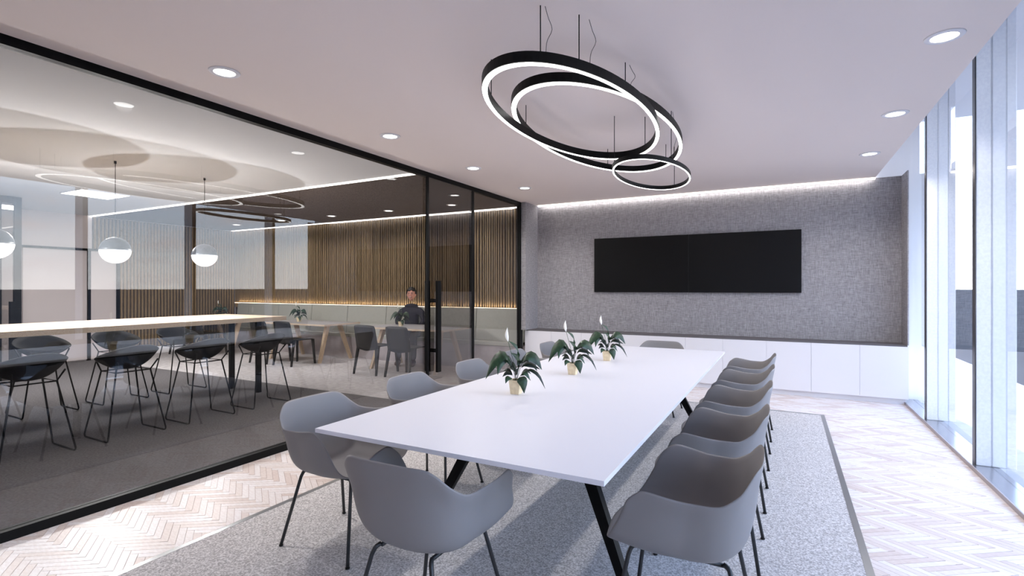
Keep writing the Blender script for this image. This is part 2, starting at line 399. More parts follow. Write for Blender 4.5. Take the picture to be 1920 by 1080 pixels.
for z in (1.2, .61): MB().box(HX1, HX0, 4.925, 4.945, z - .022, z + .022).build('standoff', 'black_metal', h)

# ------------------------------------------------------------------ windows
FY = [6.485 - 1.495 * i for i in range(6)]
ends = [7.6] + FY
for i, y in enumerate(FY + [Y0]):
    b = ends[i]; a = y + .06 if i < len(FY) else Y0
    wd = tag(MB().box(XW, XW + .012, a, b, .03, 3.45).build('window_%d' % (i + 1), 'window_glass'), kind='structure')
    if i < len(FY):
        MB().bbox(1.262, 1.49, y, y + .055, .03, 3.45, .004, 1).build('fin', 'fin_paint', wd)
        MB().box(1.256, 1.262, y - .002, y + .057, .03, 3.45).build('edge_strip', 'dark_frame_edge', wd)
sl = tag(MB().box(1.24, XW + .05, Y0, 7.6, 0, .03).build('trim_2', 'sill_metal'), 'brushed metal sill along the foot of the windows', kind='structure')
MB().box(1.232, 1.24, Y0, 7.36, -.004, .031).build('kerb_face', 'kerb', sl)
tag(MB().box(XW + .05, 2.97, Y0 - 6, 40, -.3, -.02).build('terrace', 'terrace'), kind='structure')
tag(MB().box(-600, 4000, -3000, 4000, -9, -8).build('ground', 'far_ground'), kind='structure')

# ------------------------------------------------------------------ rug
rg = MB().box(RUG[0] + .035, RUG[1] - .035, RUG[2] + .035, RUG[3] - .035, 0.0005, .012).build('rug', 'grey_rug')
tag(rg, 'large grey looped-pile rug with a metal edge under the meeting table', 'rug')
mb = MB(); x0, x1, y0, y1 = RUG
mb.box(x0, x0 + .035, y0, y1, .0005, .013).box(x1 - .035, x1, y0, y1, .0005, .013).box(x0 + .035, x1 - .035, y1 - .035, y1, .0005, .013).box(x0 + .035, x1 - .035, y0, y0 + .035, .0005, .013)
mb.build('edge_binding', 'rug_trim', rg)
RZ = .0135

# ------------------------------------------------------------------ meeting table
TX0, TX1, TY0, TY1, TZ = -1.83, -.51, 1.59, 5.40, .73
mt = empty('meeting_table', ((TX0 + TX1) / 2, (TY0 + TY1) / 2, RZ), 0, 'long white conference table on black splayed legs', 'table')
cx, cy = mt.location.x, mt.location.y
tp = MB().box(TX0 - cx, TX1 - cx, TY0 - cy, TY1 - cy, TZ - .018 - RZ, TZ - RZ).build('tabletop', 'white_laminate', mt)
MB().box(-.5, .5, -1.55, 1.55, TZ - .05 - RZ, TZ - .019 - RZ).build('under_frame', 'black_metal', mt)
for sy in (-1, 1):
    for sx in (-1, 1):
        top = Vector((sx * .23, sy * 1.10, TZ - .03 - RZ)); bot = Vector((sx * .56, sy * 1.26, 0))
        d = (bot - top).normalized(); u = Vector((0, 1, 0)).cross(d).normalized(); v = d.cross(u); vs = []
        for p, wd in ((top, .034), (bot, .022)):
            vs += [p + a * wd * u + b * .022 * v for a, b in ((-1, -1), (1, -1), (1, 1), (-1, 1))]
        for k in range(4, 8): vs[k].z = 0
        MB().add(vs, [(3, 2, 1, 0), (4, 5, 6, 7)] + [(i, (i + 1) % 4, (i + 1) % 4 + 4, i + 4) for i in range(4)]).build('leg', 'black_metal', mt)

# ------------------------------------------------------------------ shell armchairs
def sstep(a, b, x):
    t = max(0, min(1, (x - a) / (b - a))); return t * t * (3 - 2 * t)
def chair_shell():
    NU, NV = 48, 18; vs = []; fs = []
    for i in range(NU + 1):
        s = -1 + 2 * i / NU; a = abs(s); sg = 1 if s >= 0 else -1
        # plan of the rim: U shape, back at x = -.275, arms reach forward
        if a < .5:
            th = a / .5 * PI / 2; n_ = 2.9
            x = -.06 - .203 * abs(math.cos(th)) ** (2 / n_); y = .268 * abs(math.sin(th)) ** (2 / n_)
        else:
            t = (a - .5) / .5; x = -.06 + .205 * t; y = .268 + .020 * math.sin(t * PI * .8) - .006 * t
        z = .634 + .104 * (1 - sstep(.13, .41, a)) + .022 * sstep(.45, .9, a) - .045 * sstep(.82, 1.02, a) ** 1.5
        # where this meridian ends on the pan's centre line
        xc = -.05 + .33 * a ** 1.3; zc = .386 + .034 * a ** 3 - .004 * math.sin(a * PI)
        for j in range(NV + 1):
            v = (j / NV) ** 1.5; th = v * PI / 2; n_ = 4.6 + 1.6 * a
            h_ = 1 - max(0, math.cos(th)) ** (2 / n_); w_ = math.sin(th) ** (2 / n_) if v > 0 else 0
            hh = .15 * w_ + .85 * h_
            lip = .014 * (1 - sstep(0, .30, w_))
            k = a ** 1.5; xt = x + (.092 * k ** 1.5) * w_ ** 1.15      # arm fronts sweep down and forward to the seat corner
            px = xt + (xc - xt) * (hh * (1 - k) + h_ * k)
            py = (y + lip * min(1, y / .1)) * (1 - (hh * (1 - .5 * k) + h_ * .5 * k)); pz = z + (zc - z) * w_
            if a < .3: px -= lip * .8
            vs.append((px, sg * py, pz))
    for i in range(NU):
        for j in range(NV):
            k = i * (NV + 1) + j; q = (k, k + NV + 1, k + NV + 2, k + 1)
            fs.append(q)
    return vs, fs
def build_chair():
    r = empty('armchair', (0, 0, 0))
    me = mesh('shell', *chair_shell(), 'chair_shell', True)
    bm = bmesh.new(); bm.from_mesh(me); bmesh.ops.remove_doubles(bm, verts=bm.verts, dist=.0015)
    bmesh.ops.recalc_face_normals(bm, faces=bm.faces); bm.to_mesh(me); bm.free()
    me.polygons.foreach_set('use_smooth', [True] * len(me.polygons))
    sh = obj('shell', me, r)
    so = sh.modifiers.new('solid', 'SOLIDIFY'); so.thickness = .009; so.offset = 0
    sb = sh.modifiers.new('sub', 'SUBSURF'); sb.levels = 1; sb.render_levels = 1
    for sy in (-1, 1):
        MB().tube([(-.15, sy * .115, .372), (.155, sy * .125, .382)], .008).build('seat_rail', 'chair_leg', r, True)
        for sx in (-1, 1):
            tx, ty, tz = sx * .15, sy * .118, .377
            pts = bez([(tx, ty, tz), (tx + sx * .018, ty + sy * .010, tz - .008), (tx + sx * .028, ty + sy * .02, tz - .034)], 5) + [Vector((sx * .235, sy * .215, .007))]
            MB().tube(pts, .0085).build('leg', 'chair_leg', r, True)
            MB().lathe([(.0, 0), (.011, 0), (.011, .006), (.0, .006)], 10, sx * .235, sy * .215).build('glide', 'black_plastic', [c for c in r.children if c.name.startswith('leg')][-1])
    return r
chair0 = build_chair()
first = [True]
def place_chair(x, y, rz, label):
    c = chair0 if first[0] else copy_tree(chair0); first[0] = False
    c.location = (x, y, RZ); c.rotation_euler = (0, 0, rz); tag(c, label, 'chair', 'grey shell armchairs around the meeting table')
RY = [2.03, 2.82, 3.60, 4.40, 5.19]
ordn = ['nearest', 'second', 'third', 'fourth', 'farthest']
for i, y in enumerate(RY):
    place_chair(-.335, y, PI, ('grey shell armchair on the window side of the table, ' + ('nearest the camera' if i == 0 else 'farthest from the camera' if i == 4 else ordn[i] + ' from the camera')))
for i, y in enumerate([2.0, 2.80, 3.60, 4.40, 5.19]):
    place_chair(-2.07, y, 0, ('grey shell armchair on the glass-partition side of the table, ' + ('nearest the camera' if i == 0 else 'farthest from the camera' if i == 4 else ordn[i] + ' from the camera')))
place_chair(-1.22, 1.62, PI / 2, 'grey shell armchair at the near head of the table, its back to the camera')
place_chair(-1.22, 5.68, -PI / 2, 'grey shell armchair at the far head of the table, facing the camera')

# ------------------------------------------------------------------ peace lilies
def leaf_mesh(pts, wd, matn, seed):
    rnd = random.Random(seed); n = 9; P = bez(pts, n); vs = []; fs = []
    side0 = None
    for i, p in enumerate(P):
        t = (P[min(i + 1, n)] - P[max(i - 1, 0)]).normalized(); f = i / n
        s = t.cross(Vector((0, 0, 1)))
        if s.length < .15: s = Vector((1, 0, 0)) if side0 is None else side0.copy()
        s.normalize()
        if side0 is not None and s.dot(side0) < 0: s = -s
        side0 = s; up = s.cross(t).normalized()
        if up.z < 0: up = -up
        tw = (.85 if s.y < 0 else -.85) * min(1, f * 1.6); s = (s * math.cos(tw) - up * math.sin(tw)).normalized()
        up = s.cross(t).normalized()
        if up.y > 0: up = -up
        ww = wd * .5 * max(.05, math.sin(PI * max(0, (f - .22) / .78) ** .8)) if f > .22 else wd * .03
        if i == n: ww = .0006
        for k, lift in ((-1, .35), (-.5, .12), (0, 0), (.5, .12), (1, .35)):
            vs.append(p + s * ww * k - up * ww * lift * .9)
    for i in range(n):
        for j in range(4):
            k = i * 5 + j; fs.append((k, k + 1, k + 6, k + 5))
    return mesh('leaf', vs, fs, matn, True)
LEAVES = [  # (midrib points in plant space x right, y away, z up), width, material
    ([(-.005, 0, .08), (-.03, -.02, .19), (-.075, -.03, .238), (-.13, -.035, .19), (-.178, -.04, .092)], .070, 'leaf_green'),
    ([(-.005, 0, .08), (-.03, .0, .17), (-.065, -.01, .21), (-.092, -.03, .18), (-.108, -.05, .118)], .050, 'leaf_green'),
    ([(0, .01, .08), (-.02, .03, .16), (-.05, .03, .205), (-.085, .04, .222)], .042, 'leaf_dark'),
    ([(.005, 0, .08), (.018, -.005, .17), (.012, -.02, .215), (-.03, -.03, .243)], .046, 'leaf_green'),
    ([(.005, .01, .08), (.014, .01, .2), (.010, .005, .262), (-.012, .0, .29), (-.046, -.005, .309)], .026, 'leaf_green'),
    ([(.005, 0, .08), (.025, -.01, .19), (.07, -.02, .232), (.115, -.025, .208), (.149, -.03, .143)], .066, 'leaf_green'),
    ([(.005, .01, .08), (.035, .03, .18), (.075, .04, .205), (.105, .05, .175), (.124, .05, .122)], .054, 'leaf_dark'),
    ([(0, .01, .08), (.03, .0, .155), (.06, .0, .176), (.1, 0, .165), (.14, .0, .142)], .036, 'leaf_dark'),
    ([(.005, .02, .08), (.05, .02, .13), (.09, .01, .137), (.135, .0, .102), (.169, -.01, .03)], .022, 'leaf_dark'),
    ([(-.005, -.02, .08), (-.03, -.03, .12), (-.055, -.035, .128), (-.08, -.045, .106)], .026, 'leaf_dark'),
    ([(-.01, -.02, .08), (-.03, -.04, .10), (-.05, -.05, .1), (-.062, -.06, .07)], .030, 'leaf_green'),
    ([(-.005, 0, .08), (-.03, .01, .12), (-.055, .02, .138), (-.078, .03, .125)], .026, 'leaf_dark'),
    ([(.01, -.01, .08), (.03, -.02, .115), (.055, -.025, .125), (.083, -.03, .08)], .030, 'leaf_green'),
    ([(.01, .02, .08), (.04, .03, .12), (.065, .035, .132), (.088, .04, .108)], .028, 'leaf_dark'),
    ([(.005, -.02, .08), (.02, -.045, .104), (.038, -.06, .078), (.045, -.066, .014)], .054, 'leaf_green'),
    ([(0, 0, .08), (-.01, .02, .14), (-.03, .03, .17), (-.055, .05, .15)], .036, 'leaf_dark'),
    ([(0, 0, .08), (.008, -.01, .13), (.012, -.02, .155), (.02, -.04, .165)], .036, 'leaf_dark'),
    ([(0, 0, .08), (-.005, -.02, .12), (-.015, -.035, .15), (-.03, -.05, .15)], .034, 'leaf_dark'),
]
def build_plant():
    r = empty('peace_lily', (0, 0, 0))
    mb = MB(); M = Matrix.Rotation(R_POT, 3, 'Z')
    prof = [(.026, 0), (.0345, .082), (.031, .082), (.030, .074)]
    vs = []; fs = []
    for hw, z in prof: vs += [M @ Vector((a * hw, b * hw, z)) for a, b in ((-1, -1), (1, -1), (1, 1), (-1, 1))]
    for k in range(3): fs += [(k * 4 + i, k * 4 + (i + 1) % 4, k * 4 + 4 + (i + 1) % 4, k * 4 + 4 + i) for i in range(4)]
    fs.append((3, 2, 1, 0)); MB().add(vs, fs).build('pot', 'pot_cream', r)
    MB().add([M @ Vector((a * .03, b * .03, .074)) for a, b in ((-1, -1), (1, -1), (1, 1), (-1, 1))], [(0, 1, 2, 3)]).build('soil', 'soil', r)
    for i, (p, wd, m_) in enumerate(LEAVES): obj('leaf', leaf_mesh(p, wd * 1.12, m_, i), r)
    MB().tube(bez([(0, 0, .07), (-.01, 0, .16), (-.03, 0, .24), (-.048, -.005, .308)], 8), .0016, 5).build('flower_stem', 'stem_green', r, True)
    mb = MB(); n = 8; P = bez([(-.048, -.005, .305), (-.055, -.006, .335), (-.056, -.004, .36), (-.052, 0, .387)], n); rw = [.001, .006, .0095, .0105, .0098, .0085, .006, .003, .0006]
    mb.tube(P, 0, 8, rr=rw); mb.build('spathe', 'spathe_white', r, True)
    return r
R_POT = math.radians(-24)
plant0 = build_plant()
pl = [(-1.388, 2.666, TZ, 'potted peace lily nearest the camera on the white meeting table', 'peace lilies on the meeting table'),
      (-1.340, 3.453, TZ, 'middle potted peace lily on the white meeting table', 'peace lilies on the meeting table'),
      (-1.335, 4.246, TZ, 'potted peace lily farthest along the white meeting table', 'peace lilies on the meeting table')]

# ------------------------------------------------------------------ credenza and screens
YC = 7.31
cr_ = empty('credenza', (-1.2, 7.48, 0), 0, 'long low white built-in cabinet along the fabric wall', 'cabinet')
ox, oy = -1.2, 7.48
MB().box(-3.65 - ox, 1.262 - ox, YC + .02 - oy, YB - oy, .075, .664).build('carcass', 'white_cabinet', cr_)
MB().box(-3.65 - ox, 1.25 - ox, YC + .05 - oy, YB - oy, 0, .075).build('toe_kick', 'white_cabinet', cr_)
seams = [-3.65, -3.21, -2.60, -1.99, -1.38, -.77, -.155, .46, 1.262]
sx_ = [-3.65, -3.205, -2.66, -2.11, -1.56, -1.0, -.65, -.10, .46, .86, 1.262]
def ony_x(px, Y):
    u = (px - 960) / 960; return Y * (-math.sin(YAW) + u * math.cos(YAW)) / (math.cos(YAW) + u * math.sin(YAW))
sx_ = [-3.65] + [ony_x(p, YC) for p in (1033.3, 1090, 1152, 1217, 1285, 1355, 1437, 1521, 1612)] + [1.262]
for a, b in zip(sx_, sx_[1:]):
    MB().box(a + .0012 - ox, b - .0012 - ox, YC - oy, YC + .02 - oy, .07, .672).build('door', 'white_cabinet', cr_)
for i, (a, b, lb) in enumerate(((-2.598, -1.196, 'left one of the two black wall displays'), (-1.195, .20, 'right one of the two black wall displays'))):
    t = tag(MB().bbox(a, b, YB - .045, YB - .002, 1.287, 2.112, .003, 1).build('wall_display', 'black_gloss'), 'flat black screen on the fabric wall, the ' + lb, 'screen', 'wall displays on the fabric wall')
    MB().box(a + .012, b - .012, YB - .0465, YB - .044, 1.299, 2.10).build('screen', 'screen', t)

# ------------------------------------------------------------------ downlights
DL = MB().lathe([(.062, -.001), (.064, -.006), (.088, -.005), (.09, 0)], 32)
def downlight(x, y, label, group, e=14, dark=False):
    t = empty('downlight', (x, y, CEIL), 0, label, 'ceiling light', group)
    MB().lathe([(.060, -.003), (.064, -.008), (.086, -.006), (.09, -.0005), (.060, -.0005)], 32).build('trim_ring', 'white_paint', t, True)
    n = 24; MB().add([(.061 * math.cos(2 * PI * j / n), .061 * math.sin(2 * PI * j / n), -.004) for j in range(n)], [tuple(range(n - 1, -1, -1))]).build('lens', 'lamp_white', t)
    lamp('lamp', 'SPOT', (0, 0, -.012), e, (1, .965, .94), t, .05, spot=math.radians(150))
for i, y in enumerate((1.983, 3.507, 4.884, 6.179)):
    downlight(-3.088, y, 'recessed downlight over the glass side of the room, ' + ['nearest the camera', 'second from the camera', 'third from the camera', 'next to the fabric wall'][i], 'downlights beside the glass partition', 58)
for i, y in enumerate((3.513, 4.891, 6.228)):
    downlight(.76, y, 'round recessed downlight over the window side of the room, ' + ['nearest the camera', 'middle of its row', 'next to the fabric wall'][i], 'downlights beside the windows', 56)
for i, x in enumerate((-10.3, -8.88, -7.48, -6.093, -4.761)):
    downlight(x, 6.88, 'round downlight in the dark lounge ceiling, ' + ['first from the slatted left wall', 'second from the slatted left wall', 'in the middle of its row', 'fourth from the slatted left wall', 'nearest the sliding door'][i], 'downlights in the dark lounge ceiling', 38)

# ------------------------------------------------------------------ ring pendants (long ovals)
def oval(cx, cy, z, a, b, n=96): return [(cx + a * math.cos(2 * PI * i / n), cy + b * math.sin(2 * PI * i / n), z) for i in range(n)]
def ring(cx, cy, zb, a, b, wd, ht, label, wires, cords):
    t = empty('ring_pendant', (cx, cy, zb), 0, label, 'pendant light', 'oval ring pendants over the meeting table')
    n = 96; q = b / a
    wy = wd * 1.9
    def prof(da, db, z): return [((a + da) * math.cos(2 * PI * i / n), (b + db) * math.sin(2 * PI * i / n), z) for i in range(n)]
    loops = [prof(0, 0, 0), prof(0, 0, ht), prof(-wd, -wy, ht), prof(-wd, -wy, 0)]
    vs = [p for l_ in loops for p in l_]; fs = []
    for k in range(4):
        for i in range(n):
            k2 = (k + 1) % 4; fs.append((k * n + i, k * n + (i + 1) % n, k2 * n + (i + 1) % n, k2 * n + i))
    fs = [f[::-1] for f in fs]
    body = mesh('housing', vs, fs[:3 * n] + fs[3 * n:], 'black_metal', False); obj('housing', body, t)
    d0 = .002
    lo = [prof(-d0, -d0 * 1.9, -.002), prof(-wd + d0, -wy + d0 * 1.9, -.002)]; vs = lo[0] + lo[1]
    obj('diffuser', mesh('diffuser', vs, [(i, (i + 1) % n, n + (i + 1) % n, n + i)[::-1] for i in range(n)], 'ring_white'), t)
    for ang in wires:
        x, y = (a - wd / 2) * math.cos(ang), (b - wy / 2) * math.sin(ang)
        MB().tube([(x, y, ht), (x, y, CEIL - zb)], .0028, 6).build('wire', 'black_metal', t)
    for ang in cords:
        x, y = (a - wd / 2) * math.cos(ang), (b - wy / 2) * math.sin(ang); hh = CEIL - zb - ht
        MB().tube(bez([(x, y, ht), (x + .006, y, ht + hh * .25), (x + .028, y + .01, ht + hh * .5), (x + .012, y, ht + hh * .75), (x - .004, y, CEIL - zb)], 14), .0014, 5).build('cord', 'black_metal', t)
def scl(z, cx, cy, a, b):
    k = (z - 1.35) / 1.1; return cx * k, cy * k, z, a * k, b * k
ring(*scl(2.42, -1.198, 3.258, .462, 1.049), .026, .052, 'oval black ring pendant with a white glowing underside, nearest of the three', (-2.55, -1.25, -.9, 1.1), (-1.2, -.8))
ring(*scl(2.50, -1.159, 3.682, .501, 1.183), .028, .052, 'oval black ring pendant, middle and largest of the three', (-2.75, -.75, 1.1, 2.2), (-.7,))
ring(*scl(2.30, -1.142, 5.106, .765 * .0 + .339, .765), .015, .034, 'smallest oval black ring pendant, farthest from the camera', (-2.3, -.65, 1.35), (-.6,))

# ------------------------------------------------------------------ lounge: ceiling panel, globes, bar, stools
cp = tag(MB().box(-9.04, -8.42, 3.39, 3.98, CEIL - .012, CEIL - .001).build('ceiling_panel_light', 'white_paint'), 'square flat white light panel in the lounge ceiling', 'ceiling light')
MB().box(-9.03, -8.43, 3.40, 3.97, CEIL - .014, CEIL - .012).build('diffuser', 'panel_white', cp)
lamp('lamp', 'AREA', (-8.73, 3.685, CEIL - .02), 85, (1, 1, 1), None, .58, shape='SQUARE')
tr_ = bpy.data.materials.new('globe_glow'); tr_.use_nodes = True; n_ = tr_.node_tree.nodes; n_.clear()
o_ = n_.new('ShaderNodeOutputMaterial'); a_ = n_.new('ShaderNodeAddShader'); e_ = n_.new('ShaderNodeEmission'); t_ = n_.new('ShaderNodeBsdfTransparent')
e_.inputs[1].default_value = 1.6; e_.inputs[0].default_value = (1, .98, .95, 1); t_.inputs[0].default_value = (.75, .75, .75, 1)
tr_.node_tree.links.new(e_.outputs[0], a_.inputs[0]); tr_.node_tree.links.new(t_.outputs[0], a_.inputs[1]); tr_.node_tree.links.new(a_.outputs[0], o_.inputs[0]); MATS['globe_glow'] = tr_
for i, y in enumerate((1.88, 2.829, 3.779)):
    t = empty('globe_pendant', (-6.28, y, CEIL), 0, 'grey capped globe pendant glowing below over the bar table, ' + ['cut by the left edge', 'middle of the row', 'nearest the slatted wall'][i], 'pendant light', 'globe pendants over the bar table')
    R = .14; zc = -.95
    MB().lathe([(.001, zc + R)] + [(R * math.sin(k * PI / 2 / 12), zc + R * math.cos(k * PI / 2 / 12)) for k in range(1, 13)] + [(R - .006, zc), (.02, zc + R - .02)], 32).build('cap', 'globe_cap', t, True)
    MB().lathe([(R * .995 * math.cos(k * PI / 2 / 12), zc - .001 - R * .97 * math.sin(k * PI / 2 / 12)) for k in range(0, 13)], 32).build('diffuser', 'globe_glow', t, True)
    MB().tube([(0, 0, zc + R - .005), (0, 0, 0)], .003, 6).build('cord', 'black_metal', t)
    MB().lathe([(.001, -.028), (.012, -.028), (.012, -.0005), (.001, -.0005)], 12).build('ceiling_rose', 'black_metal', t)
    lamp('lamp', 'POINT', (0, 0, zc - .132), 64, (.97, .98, 1), t, .002)

bt = empty('bar_table', (-6.28, 2.6, 0), 0, 'high oak bar table with black legs beyond the glass', 'table')
MB().box(-.62, .62, -1.9, 1.86, .938, .987).build('tabletop', 'oak', bt)
for sx in (-1, 1):
    for y in (1.71, -1.75): MB().box(sx * .275 - .022, sx * .275 + .022, y - .03, y + .03, 0, .938).build('leg', 'black_metal', bt)
def build_stool():
    r = empty('bar_stool', (0, 0, 0)); vs = []; fs = []; NR, NA = 8, 36
    for i in range(NR + 1):
        q = i / NR
        for j in range(NA):
            ph = 2 * PI * j / NA; c = math.cos(ph); zr = .742 + .072 * c + .02 * c * c
            k = q ** 2.4
            vs.append((.02 + .225 * q * c + (.02 * c * q), .235 * q * math.sin(ph), .61 + (zr - .61) * k))
    for i in range(NR):
        for j in range(NA): fs.append((i * NA + j, i * NA + (j + 1) % NA, (i + 1) * NA + (j + 1) % NA, (i + 1) * NA + j))
    me = mesh('seat', vs, fs, 'black_mesh', True); bm = bmesh.new(); bm.from_mesh(me); bmesh.ops.remove_doubles(bm, verts=bm.verts, dist=.0005); bm.to_mesh(me); bm.free()
    me.polygons.foreach_set('use_smooth', [True] * len(me.polygons))
    st = obj('seat', me, r); so = st.modifiers.new('solid', 'SOLIDIFY'); so.thickness = .014; so.offset = 0
    MB().tube([(.13, .14, .59), (-.13, .14, .59), (-.13, -.14, .59), (.13, -.14, .59)], .0065, 6, closed=True).build('seat_frame', 'black_metal', r, True)
    for sy in (-1, 1):
        up = lambda sx: [(sx * .19 + .02, sy * .165, .69), (sx * .13, sy * .14, .592)]
        f = [(x_, sy * .235, z_) for x_, z_ in ((-.208, .03), (-.2, .012), (-.185, .0065), (.185, .0065), (.2, .012), (.208, .03))]
        MB().tube(up(-1) + f + up(1)[::-1], .0078, 6).build('sled_leg', 'black_metal', r, True)
    return r
stool0 = build_stool()
sl_ = [(-5.39, y, 0, 'near') for y in (1.815, 2.515, 3.205, 3.905)] + [(-7.09, y, PI, 'far') for y in (1.815, 2.515, 3.22, 3.93)]
nth = ['first from the left', 'second from the left', 'third from the left', 'fourth from the left']
for i, (x, y, rz, sd) in enumerate(sl_):
    c = stool0 if i == 0 else copy_tree(stool0); c.location = (x, y, 0); c.rotation_euler = (0, 0, rz)
    tag(c, 'black mesh bar stool on the %s side of the bar table, %s' % (sd, nth[i % 4]), 'stool', 'bar stools on the %s side of the bar table' % sd)

# ------------------------------------------------------------------ lounge: bench, tables, chairs
bn = empty('upholstered_bench', (-7.6, 7.4, 0), 0, 'long grey upholstered bench on a concrete plinth along the slatted wall', 'bench')
bx, by = -7.6, 7.4
MB().box(-11.2 - bx, XG - .06 - bx, 7.30 - by, 7.61 - by, 0, .40).build('plinth', 'concrete', bn)
xs = [-11.2, -10.79, -9.77, -8.735, -7.71, -6.70, -5.69, -4.68, XG - .07]
for a, b in zip(xs, xs[1:]):
    mb = MB().bbox(a + .004 - bx, b - .004 - bx, 0, .095, 0, .55, .018)
    mb.v = [(v[0], 7.455 - by + v[1] + (v[2]) * .10, .455 + v[2]) for v in mb.v]
    mb.build('back_cushion', 'grey_upholstery', bn, False)
for a, b in zip([-11.2, -9.95, -8.7, -7.45, -6.2, -4.95], [-9.95, -8.7, -7.45, -6.2, -4.95, XG - .07]):
    MB().bbox(a + .003 - bx, b - .003 - bx, 7.28 - by, 7.46 - by, .402, .462, .012).build('seat_cushion', 'grey_upholstery', bn)
tag(MB().box(-11.45, XG - .08, 7.600, 7.612, 1.000, 1.0095).build('cove_light', 'led_warm'), 'warm LED line along the top of the bench back', 'light strip')
lamp('lamp', 'AREA', (-7.55, 7.603, 1.03), 8, (1, .80, .52), None, (7.5, .02), rot=(PI, 0, 0), shape='RECTANGLE')

def build_dtable():
    r = empty('dining_table', (0, 0, 0))
    MB().box(-.84, .84, -.42, .42, .685, .70).build('tabletop', 'grey_laminate', r)
    mb = MB(); mb.box(-.85, .85, -.43, -.42, .672, .7).box(-.85, .85, .42, .43, .672, .7).box(-.85, -.84, -.42, .42, .672, .7).box(.84, .85, -.42, .42, .672, .7).box(-.84, .84, -.42, .42, .672, .684)
    mb.build('edge_band', 'oak', r)
    for sx in (-1, 1):
        for sy in (-1, 1):
            top = Vector((sx * .60, sy * .14, .672)); bot = Vector((sx * .66, sy * .375, 0)); vs = []
            for p, k in ((top, .032), (bot, .022)): vs += [p + Vector((a * k, b * k * 1.2, 0)) for a, b in ((-1, -1), (1, -1), (1, 1), (-1, 1))]
            MB().add(vs, [(0, 1, 2, 3), (7, 6, 5, 4)] + [((i + 1) % 4, i, i + 4, (i + 1) % 4 + 4) for i in range(4)]).build('leg', 'oak_leg', r)
    return r
dt0 = build_dtable()
DTX = [-5.45, -8.0, -10.55]
lb = ['grey topped dining table on splayed oak legs in front of the seated man', 'grey topped dining table on splayed oak legs, middle of the three', 'grey topped dining table on splayed oak legs, nearest the far slatted wall']
for i, x in enumerate(DTX):
    c = dt0 if i == 0 else copy_tree(dt0); c.location = (x, 6.85, 0); tag(c, lb[i], 'table', 'dining tables along the bench')
for i, (dx, dy) in enumerate(((-.30, -.02), (-.27, -.02), (-.20, .0))):
    pl.append((DTX[i] + dx, 6.82 + dy, .70, 'potted peace lily on the dining table ' + ['in front of the seated man', 'in the middle of the row', 'nearest the far slatted wall'][i], 'peace lilies on the dining tables'))
for i, (x, y, z, la, gr) in enumerate(pl):
    c = plant0 if i == 0 else copy_tree(plant0); c.location = (x, y, z + .0005); c.rotation_euler = (0, 0, YAW)
    tag(c, la, 'plant', gr)
def build_dchair():
    r = empty('dining_chair', (0, 0, 0))   # faces +y
    mb = MB(); n = 8; vs = []; fs = []
    for i in range(n + 1):           # seat, slightly dished
        f = i / n; y = -.21 + .43 * f
        for j in range(7):
            x = (-1 + 2 * j / 6) * (.215 + .012 * f); vs.append((x, y, .452 - .014 * (1 - (abs(x) / .22) ** 2) * math.sin(PI * f) - .012 * max(0, f - .85) / .15))
    for i in range(n):
        for j in range(6): k = i * 7 + j; fs.append((k, k + 1, k + 8, k + 7))
    s = obj('seat', mesh('seat', vs, fs, 'black_plastic', True), r); so = s.modifiers.new('solid', 'SOLIDIFY'); so.thickness = .016; so.offset = -1
    vs = []; fs = []
    for i in range(n + 1):
        f = i / n; z = .40 + .375 * f; hw = .222 - .012 * f
        if f > .9: hw -= .012 * (f - .9) / .1
        for j in range(7):
            x = (-1 + 2 * j / 6) * hw; vs.append((x, -.215 - .075 * f - .022 * (1 - (x / .22) ** 2), z - (.03 * (1 - abs(x) / .22) if i == 0 else 0) - (.012 * abs(x / hw) ** 4 if i == n else 0)))
    for i in range(n):
        for j in range(6): k = i * 7 + j; fs.append((k, k + 1, k + 8, k + 7))
    s = obj('backrest', mesh('backrest', vs, fs, 'black_plastic', True), r); so = s.modifiers.new('solid', 'SOLIDIFY'); so.thickness = .014; so.offset = 0
    for sx in (-1, 1):
        for y, fy in ((.20, .225), (-.20, -.275)):
            vs = []
            for p, k in (((sx * .205, y, .44), .019), ((sx * .232, fy, 0), .013)): vs += [(p[0] + a * k, p[1] + b * k, p[2]) for a, b in ((-1, -1), (1, -1), (1, 1), (-1, 1))]
            MB().add(vs, [(0, 1, 2, 3), (7, 6, 5, 4)] + [((i + 1) % 4, i, i + 4, (i + 1) % 4 + 4) for i in range(4)]).build('leg', 'black_plastic', r)
    return r
dc0 = build_dchair(); k = 0
wh = ['in front of the seated man', 'at the middle table', 'nearest the far slatted wall']
for i, x in enumerate(DTX):
    for j, dx in enumerate((-.30, .34)):
        c = dc0 if k == 0 else copy_tree(dc0); k += 1; c.location = (x + dx, 6.225, 0)
        tag(c, 'black plastic dining chair, %s one of the pair %s' % (('left', 'right')[j], wh[i]), 'chair', 'black dining chairs')

